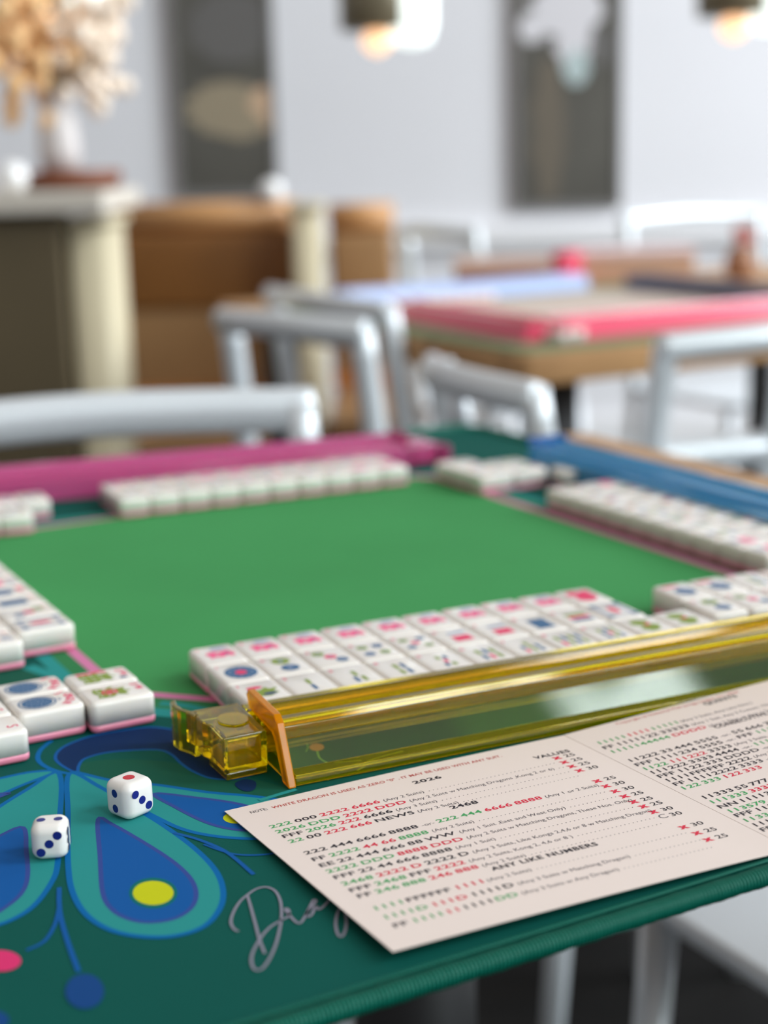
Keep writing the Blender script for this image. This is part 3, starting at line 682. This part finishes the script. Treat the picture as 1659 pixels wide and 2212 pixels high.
row(left, 852, 2005, [('k', 'FF'), ('g', '1111'), ('r', '11'), ('k', '1111'), ('g', 'DD'), ('s', '(Any 3 Suits w Any Dragon)')], ('x', '25'), (1527, 1818))
s_, t_ = cpt(1333, 1566); put_text(right, 'Copyright © National Mah Jongg League, Inc. 2026', s_, -t_, 2.9, 0, zc, K_RB, .0, sx_=1.05)
for txt, a, w in (('QUINTS', (1524, 1524), 17), ('CONSECUTIVE RUN', (1547, 1574), 36)):
    s_, t_ = cpt(*a); put_text(right, txt, s_, -t_, 3.8, 0, zc, K_BLK, .03, width=w)
RR = [(1293, 1609, [('g', '11111'), ('r', '1111'), ('g', '11111'), ('s', '(Any 3 Suits, Any Like Nos.)')]),
      (1306, 1619, [('k', 'FF'), ('k', '11111'), ('k', '22'), ('k', '33333'), ('s', '(Any 1 Suit, Any 3 Consec. Nos.)')]),
      (1322, 1628, [('g', '11111'), ('g', '44444'), ('r', 'DDDD'), ('s', '(Any 2 Nos. in Any 1 Suit)')]),
      (1360, 1647, [('k', '11'), ('k', '222'), ('k', '33'), ('k', '444'), ('k', '5555'), ('s', '-or-'), ('k', '55'), ('k', '666'), ('k', '77'), ('k', '888')]),
      (1376, 1656, [('k', 'FFF'), ('k', '1111'), ('k', '234'), ('k', '5555'), ('s', '-or-'), ('k', 'FFF'), ('g', '1111'), ('r', '234')]),
      (1392, 1665, [('g', '11'), ('g', '22'), ('r', '111'), ('r', '222'), ('k', '3333'), ('s', '(Any 3 Suits, Any 3 Nos.)')]),
      (1408, 1673, [('k', '111'), ('k', '222'), ('k', '3333'), ('k', '4444'), ('s', '-or-'), ('g', '111'), ('g', '222')]),
      (1425, 1681, [('k', 'FFF'), ('k', '11'), ('k', '22'), ('k', '333'), ('k', 'DDDD'), ('s', '-or-'), ('k', 'FFF'), ('g', '11')]),
      (1441, 1690, [('k', '1111'), ('k', 'FFFFFF'), ('k', '2222'), ('s', '(Any 2 Suits)')]),
      (1459, 1698, [('k', 'FF'), ('k', '1111'), ('k', '2222'), ('k', '3333'), ('s', '-or-'), ('k', 'FF')]),
      (1475, 1707, [('g', '1'), ('g', '22'), ('g', '333'), ('r', '1'), ('r', '22'), ('r', '333')]),
      (1520, 1727, [('k', '11'), ('k', '333'), ('k', '55'), ('k', '777')]), (1537, 1737, [('g', '111'), ('g', '333'), ('r', '3333')]),
      (1556, 1747, [('k', 'NN'), ('k', '1111'), ('k', '33')]), (1576, 1757, [('g', '11'), ('g', '3579')]), (1592, 1766, [('k', 'FFF'), ('k', '11'), ('k', '33')]),
      (1610, 1777, [('g', '11'), ('g', '33')]), (1630, 1787, [('k', '111')]), (1648, 1797, [('k', 'FF')])]
for x, y, it in RR: row(right, x, y, it, sxs=.99)
left.build('left_panel', card); right.build('right_panel', card)

# ================================================================== CHAIRS
ALU = mat('white_metal', (222, 228, 232), .3, metal=.25, coat=.4) 
def make_chair(x, y, rz, label, w=380, h=800, lower=False, splat=False, rr_=13, bow=1.0, stretch=True, lr=14, zf=ZF, seatm=None):
    """faces local +y"""
    c = empty('metal_chair', (x, y, zf), rz); tag(c, label, 'chair', None); hw = w/2-14
    b = MB(); round_block(b, w, 380, 440, 456, 60, seatm or ALU, 6, 6); b.build('seat', c)
    for sx_ in (-1, 1):
        b = MB(); b.tube([(sx_*hw, 165, 440), (sx_*(hw+12), 185, 0)], [lr, lr*.8], ALU, seg=10); b.build('leg', c)
        b = MB(); b.tube([(sx_*hw, -165, 440), (sx_*(hw+12), -205, 0)], [lr, lr*.8], ALU, seg=10); b.build('leg', c)
        if stretch: b = MB(); b.tube([(sx_*(hw+2), 170, 250), (sx_*(hw+2), -180, 250)], 9, ALU, seg=8); b.build('side_stretcher', c)
        b = MB(); b.tube(smooth([(sx_*hw, -165, 440), (sx_*hw, -180, 600), (sx_*(hw-4), -205, h-10)], 4), 15, ALU, seg=10, flat=1); b.build('back_post', c)
    b = MB(); b.tube(smooth([(-hw-8, -208, h-18), (-hw*.5, -208-24*bow, h-14), (0, -208-32*bow, h-12), (hw*.5, -208-24*bow, h-14), (hw+8, -208, h-18)], 6), [rr_]*25, ALU, seg=12, flat=1.25); b.build('top_rail', c)
    if lower: b = MB(); b.tube(smooth([(-hw, -180, 640), (0, -205, 642), (hw, -180, 640)], 6), 19, ALU, seg=10); b.build('back_rail', c)
    if splat: b = MB(); b.tube(smooth([(0, -178, 456), (0, -205, 600), (0, -236, h-18)], 4), 21, ALU, seg=10, flat=.5); b.build('back_splat', c)
    return c
def seat_chair(bx, by, face, label, **k):          # bx, by: middle of the top rail on the plan; face: direction the sitter looks, degrees
    a = R(face); return make_chair(bx+215*math.cos(a), by+215*math.sin(a), R(face-90), label, **k)
p = atw(190, 888, 1290); seat_chair(p[0], p[1], -104, 'white metal chair at the far side of game table, top rail along left', w=400, h=788, rr_=16, bow=.3)
seat_chair(760, 1640, 16, 'white metal chair left of far table, curved back in front of brown booth', w=270, h=812)
seat_chair(764, 1230, -8, 'white metal chair with a central splat at near corner of far table', w=250, h=792, splat=True)
seat_chair(1250, 1335, 88, 'white metal chair with splat and lower rail at the right edge before far table', w=350, h=788, lower=True, splat=True)
seat_chair(985, 2000, 0, 'white metal chair behind left end of far table, rail below tan booth', w=400, h=800)
p = bgloc(125, 3240); seat_chair(p[0], p[1], 20, 'white metal chair in front of the white wall beside tan booth', w=220, h=850)
seat_chair(2400, 2880, -90, 'white metal chair on far side of far table near right edge', w=430, h=850)
# chair pushed under the right side of the game table
sc = make_chair(834, 636, R(90), 'white metal chair tucked under near right side of game table', w=400, h=800, stretch=False, lr=15)

# ================================================================== FAR TABLE AND ITS THINGS
TAN = wood('tan_table_wood', (150, 112, 74), (188, 146, 100), .5)
ft = empty('dining_table', (1655, 1995, ZF)); tag(ft, 'square wood-edged table behind the game table, set with red racks', 'table')
b = MB(); round_block(b, 1280, 950, 712, 750, 12, TAN, 3, 3); b.build('tabletop', ft)
for sx_, sy_ in ((-1, -1), (1, 1), (-1, 1), (1, -1)):
    b = MB(); b.lathe([(30, 0), (30, 712)], mat('black_iron', (24, 24, 26), .5), sx_*550, sy_*410, 20); b.build('leg', ft)
b = MB(); b.rings([rrect(780, 690, 20, 0, 0), rrect(780, 690, 20, 0, 4)], mat('far_mat_green', (106, 130, 96), .7), False); b.box((-300, -260, 4.01), (300, 260, 4.1), mat('far_mat_beige', (200, 184, 172), .7))
o = b.build('game_mat'); o.location = m((1415, 1885, -2.8)); tag(o, 'beige and green game mat on the far wooden table', 'mat')
def bar(name, x, y, z, l, w, h_, rz, mt, label, cat, group=None):
    b = MB(); b.extrude_yz([(0, 0), (w*.2, h_), (w*.45, h_), (w*.55, h_*.7), (w*.9, h_*.7), (w, h_), (w, 0)], -l/2, l/2, mt)
    o = b.build(name, bevel=1); o.location = m((x, y, z)); o.rotation_euler.z = rz; tag(o, label, cat, group); return o
bar('tile_rack', 1360, 1590, 1.6, 470, 55, 26, R(2), RG, 'red plastic rack along near right edge of far table', 'rack', 'racks on the far table')
bar('tile_rack', 1075, 1800, 1.6, 400, 55, 26, R(-92), RG, 'red plastic rack along left edge of far table', 'rack', 'racks on the far table')
bar('tile_rack', 1360, 2180, 1.6, 470, 50, 26, R(0), mat('lavender_plastic', (160, 178, 220), .3, coat=.4), 'pale blue rack along the far edge of the far table', 'rack', 'racks on the far table')
bar('tile_rack', 1690, 1930, 1.6, 420, 50, 26, R(90), mat('slate_plastic', (96, 100, 120), .3, coat=.4), 'dark grey-blue rack at right of far table', 'rack', 'racks on the far table')
for i in range(8):
    tile(1190+i*22, 2130-i*1.0, R(180), 'dot', 2+i % 4, 'tile %s from left beside pale blue rack on far table' % ORD[i+1], 'tiles on the far table', z=1.7)
for i in range(8):
    tile(1290+i*22, 1690, 0, 'dot', 2+i % 4, 'tile %s from left behind red rack on far table' % ORD[i+1], 'tiles on the far table', z=1.7)
for i in range(2):
    tile(1115+i*23, 1590+i*3, R(20), 'dot', 3, 'loose white tile at near corner of far table, %s one' % ('left', 'right')[i], 'tiles on the far table', z=1.7)
# boxes at the back of that table
def carton(x0, x1, y0, y1, s, dep, top, sidec, label):
    a = atw(x0, y1, s); c = atw(x1, y1, s); tz = atw(x0, y0, s)[2]; w = float(np.hypot(*(c-a)[:2])); h_ = max(25, tz+3)
    e = empty('gift_box', ((a+c)[0]/2, (a+c)[1]/2, -2.9), BROT); tag(e, label, 'box', 'boxes on the far table')
    b = MB(); b.box((-w/2, 0, 0), (w/2, dep, h_), sidec); b.build('box_body', e, bevel=2)
    b = MB(); b.box((-w/2-3, -3, h_+.05), (w/2+3, dep+3, h_+12), top); b.build('box_lid', e, bevel=2)
PPNK = mat('box_pale_pink', (238, 214, 216), .5); PTAN = mat('box_tan', (206, 166, 140), .55)
carton(1258, 1500, 556, 612, 2850, 100, PPNK, PTAN, 'large pale pink box with tan side at back of far table')
carton(985, 1190, 578, 610, 2800, 60, mat('box_peach', (236, 208, 196), .5), mat('box_brown', (160, 116, 88), .55), 'low peach box with brown side left of the pink box')
# small red bag between the boxes, and a small vase at right
b = MB(); round_block(b, 50, 40, 0, 62, 10, RG, 5, 8); o = b.build('small_bag'); pz = atw(1224, 575, 2838); o.location = m((pz[0], pz[1], -2.9)); tag(o, 'small red bag between the peach box and the pink box', 'bag')
v = empty('flower_vase', (*atw(1600, 560, 2900)[:2], -2.9)); tag(v, 'small vase with reddish flowers at back right of far table', 'vase')
b = MB(); b.lathe([(24, 0), (30, 20), (26, 45), (14, 60)], mat('box_brown', (160, 116, 88), .55)); b.build('vase_body', v)
b = MB()
for i in range(9): b.lathe([(.5, -9), (8, -6), (10, 0), (8, 6), (.5, 9)], mat('flower_red', (190, 110, 100), .6), random.uniform(-22, 22), random.uniform(-22, 22), 8); 
for i in range(len(b.v)):
    x, y, z = b.v[i]; b.v[i] = (x, y, z+72+ (i//40 % 3)*8)
b.build('blooms', v)

# ================================================================== BOOTHS
LEA = mat('brown_leather', (134, 88, 44), .42, noise=(5, .12), bump=(60, .25)); LEAD = mat('olive_panel', (92, 80, 58), .55, noise=(3, .12))
LEAL = mat('tan_leather', (160, 122, 82), .45, noise=(5, .1)); CRM = mat('cream_paint', (200, 188, 158), .5); BEI = mat('beige_ledge', (206, 198, 186), .5)
def zat(x, y, s): return atw(x, y, s)[2]
def booth(name, x0, x1, ytop, s, back_m, seat_m, label, seat_y=652, depth=120, seatd=480, zseat=470, cap=None):
    a = atw(x0, ytop, s); c = atw(x1, ytop, s); w = float(np.hypot(*(c-a)[:2])); cen = (a+c)/2; ht = cen[2]-ZF
    e = empty(name, (cen[0], cen[1], ZF), BROT); tag(e, label, 'booth')
    n = max(1, int(w/420))
    for i in range(n):
        b = MB(); x_0 = -w/2+w*i/n; round_block(b, w/n-2, depth, 682, ht-66, 14, back_m, 10, 10, cx=x_0+w/n/2, cy=depth/2); b.build('back_cushion', e)
    b = MB(); round_block(b, w-4, depth-20, 512, 680, 6, seat_m, 2, 2, cy=depth/2); b.build('lower_back_panel', e)
    b = MB(); b.box((-w/2+2, 4, zseat+3), (w/2-2, depth-4, 511), wood('booth_trim_wood', (176, 112, 60), (204, 138, 80), .5)); b.build('trim_rail', e)
    b = MB(); b.tube([(-w/2, depth/2, ht-34), (w/2, depth/2, ht-34)], 34, cap or back_m, seg=16); b.build('top_roll', e)
    b = MB(); round_block(b, w, seatd, zseat-110, zseat, 30, seat_m, 14, 20, cy=-seatd/2+depth*.5); b.build('seat_cushion', e)
    b = MB(); b.box((-w/2+5, -seatd+depth, 0), (w/2-5, depth, zseat-112), wood('booth_base_wood', (150, 96, 52), (178, 118, 68), .5)); b.build('booth_base', e)
    return e
booth('booth_bench', 238, 634, 436, 3300, LEA, LEAL, 'brown leather booth bench with rolled top between two cream posts', cap=mat('light_leather', (196, 146, 96), .4))
booth('booth_bench', 708, 850, 440, 3500, LEAL, LEAL, 'lighter tan leather booth bench ending beside the white wall', cap=mat('light_leather', (196, 146, 96), .4))
def post(x0, x1, ytop, s, label, mt=CRM, dep=160):
    a = atw(x0, ytop, s); c = atw(x1, ytop, s); w = float(np.hypot(*(c-a)[:2])); cen = (a+c)/2; ht = cen[2]-ZF
    e = empty('booth_post', (cen[0], cen[1], ZF), BROT); tag(e, label, 'post')
    b = MB(); round_block(b, w, dep, 0, ht-14, w*.3, mt, 0, 0, cy=dep/2); b.build('post_shaft', e)
    b = MB(); round_block(b, w+16, dep+16, ht-13.9, ht, w*.3, mt, 3, 3, cy=dep/2); b.build('post_cap', e)
post(136, 236, 470, 2500, 'cream rounded post at right end of the dark left partition')
post(628, 690, 440, 3150, 'narrow cream post between brown and tan booths')
pa = empty('booth_divider', (*atw(-60, 465, 2480)[:2], ZF), BROT); tag(pa, 'dark olive booth partition with beige ledge on top at left edge', 'partition')
ht = zat(0, 465, 2480)-ZF; b = MB(); b.box((-300, 0, 0), (138, 90, ht), LEAD); b.build('partition_panel', pa, bevel=5)
b = MB(); b.box((-300, -30, ht+.1), (215, 360, ht+34), BEI); b.build('ledge', pa, bevel=5)

# things on the ledge
ZL = zat(0, 465, 2480)+34
def vase(name, x, s, prof, mt, label, cat, grp=None, extra=None):
    p = atw(x, 420, s); e = empty(name, (p[0], p[1], ZL+.1)); tag(e, label, cat, grp)
    b = MB(); b.lathe(prof, mt); b.build('body', e); return e
CER = mat('highlight_white', (240, 240, 240), .1, coat=1)  # glossy white of the balls added as blurred highlights
vase('highlight_ball', 30, 2560, [(8, 0), (19, 6), (26, 20), (26, 30), (19, 44), (8, 50)], CER, 'glossy white ball standing in for a blurred highlight, on ledge at left edge', 'highlight stand-in')  # added ball standing in for an out-of-focus highlight
e = vase('planter_tray', 155, 2700, [(70, 0), (85, 8), (88, 30), (80, 32)], mat('dark_wood_tray', (120, 66, 40), .5), 'round dark brown wooden tray on the ledge', 'tray')
p = atw(135, 420, 2700); e = empty('white_vase', (p[0], p[1], ZL+32.2)); tag(e, 'slim white ceramic vase standing on the dark wooden tray', 'vase')
b = MB(); b.lathe([(30, 0), (36, 30), (32, 80), (20, 110), (22, 125)], mat('matt_ceramic', (206, 200, 198), .5)); b.build('vase_body', e)
# dried flower spray in the vase: orange and cream heads
b = MB(); 
for i in range(26):
    a = random.uniform(0, 6.3); rr = random.uniform(10, 120); zc_ = random.uniform(150, 300)
    b.tube(smooth([(0, 0, 110), (rr*.3*math.cos(a), rr*.3*math.sin(a), 150), (rr*math.cos(a), rr*math.sin(a), zc_)], 3), 1.4, mat('dry_stem', (150, 130, 96), .7), seg=5)
b.build('stem_bundle', e)
ca_ = mat('dried_orange', (244, 200, 146), .8); cb_ = mat('dried_cream', (250, 234, 216), .8)
for nm, mt_, k, cx in (('orange_blooms', ca_, 110, -60), ('cream_blooms', cb_, 110, 45)):
    b = MB()
    for i in range(k):
        x, y, z = cx+random.gauss(0, 42), random.gauss(0, 38), 215+random.gauss(0, 44)
        rr = random.uniform(11, 19); b.rings([[(x+rr*math.sin(R(t_))*math.cos(q_*.785), y+rr*math.sin(R(t_))*math.sin(q_*.785), z-rr*math.cos(R(t_))) for q_ in range(8)] for t_ in (8, 45, 90, 135, 172)], mt_)
    b.build(nm, e)['kind'] = 'stuff'
p = atw(588, 425, 3330); e = empty('highlight_ball', (p[0], p[1], zat(588, 438, 3330)), 0); tag(e, 'small white ball standing in for a blurred highlight above the brown booth', 'highlight stand-in')  # second added ball, in place of a dimmer out-of-focus highlight
b = MB(); b.lathe([(8, 0), (19, 6), (26, 20), (26, 30), (19, 44), (8, 50)], CER); b.build('body', e)

# ================================================================== PICTURES ON THE BACK WALL
CAN = mat('art_dark', (88, 86, 80), .35, noise=(3.5, .22))
def picture(x0, x1, ybot, label, blobs):
    a = atw(x0, ybot, WS-30); c = atw(x1, ybot, WS-30); w = float(np.hypot(*(c-a)[:2])); cen = (a+c)/2; hh = 1250
    e = empty('wall_picture', cen, BROT); tag(e, label, 'picture', 'tall dark pictures on the white wall')
    b = MB(); fm = mat('slim_frame', (126, 124, 122), .5)
    b.box((0, -4, 0), (14, 26, hh), fm); b.box((w-14, -4, 0), (w, 26, hh), fm); b.box((14, -4, 0), (w-14, 26, 14), fm); b.box((14, -4, hh-14), (w-14, 26, hh), fm)
    for i in range(len(b.v)): b.v[i] = (b.v[i][0]-w/2, b.v[i][1], b.v[i][2])
    b.build('frame', e)
    b = MB(); b.box((-w/2+14, 4, 14), (w/2-14, 20, hh-14), CAN)
    for k, (x, y, rx, ry, mt_) in enumerate(blobs):
        n = 20; pp = atw(x, y, WS-30); lx = float((pp-cen)@np.array([math.cos(YAW), -math.sin(YAW), 0])); lz = pp[2]-cen[2]; sc_ = WS/FPX
        vs = [(max(-w/2+15, min(w/2-15, lx+rx*sc_*math.cos(2*math.pi*i/n)*(1+.15*math.sin(3*i)))), 3.6-k*.2, lz+ry*sc_*math.sin(2*math.pi*i/n)) for i in range(n)]
        b.add(vs, [list(range(n))], mt_)
    b.build('canvas', e)
A1 = mat('art_tan', (150, 138, 116), .5); A2 = mat('art_peach', (204, 172, 142), .5); A3 = mat('art_white', (212, 210, 214), .5); A4 = mat('art_mint', (178, 194, 194), .5); A5 = mat('art_brown', (104, 96, 84), .5); A6 = mat('art_grey', (100, 98, 96), .5)
picture(384, 604, 424, 'tall dark picture with tan and peach blurs on white wall, left one', [(490, 235, 85, 55, A1), (570, 235, 30, 45, A2), (520, 270, 50, 30, A1), (500, 60, 90, 70, A6)])
picture(1112, 1342, 450, 'tall dark picture with white shape at its top on white wall, right one', [(1225, 20, 75, 55, A3), (1240, 80, 38, 70, A3), (1245, 145, 26, 36, A4), (1150, 60, 30, 30, A3), (1185, 280, 34, 150, A5), (1300, 100, 25, 40, A6)])

# ================================================================== PENDANT LAMPS
BRZ = mat('lamp_bronze', (112, 104, 84), .35, metal=.2); BULB = mat('warm_bulb', (255, 236, 210), .3, emit=(255, 196, 146), estr=1.5); GLINT = mat('glint_white', (250, 252, 250), .15, emit=(240, 255, 250), estr=1.3)  # the last, cool white glow imitates a window reflection on the shade
def pendant(x, ybot, s, label):
    p = atw(x, ybot, s); e = empty('pendant_lamp', p); tag(e, label, 'lamp', 'pendant lamps near the top of the picture')
    b = MB(); b.lathe([(80, 30), (84, 34), (84, 190), (30, 215), (8, 225)], BRZ, seg=28); b.build('lamp_shade', e)
    b = MB(); b.lathe([(6, -22), (26, -10), (34, 8), (28, 26), (12, 29.9)], BULB, seg=20); b.build('bulb', e)
    b = MB(); b.lathe([(3, -8), (40, 0), (52, 40), (52, 150), (30, 170)], GLINT, 62, -50, 24); b.build('shade_glint', e)  # glowing shape standing for the window reflected on the metal shade's right side
    b = MB(); b.tube([(0, 0, 225), (0, 0, 1400)], 4, mat('black_iron', (24, 24, 26), .5)); b.build('cord', e)
pendant(815, 96, 3600, 'pendant lamp at top centre left of the right picture, glowing warm below')
pendant(1585, 66, 3600, 'pendant lamp cut by the top right corner of the frame')
pendant(98, 60, 3000, 'pendant lamp cut by the top left corner above the dried flowers')
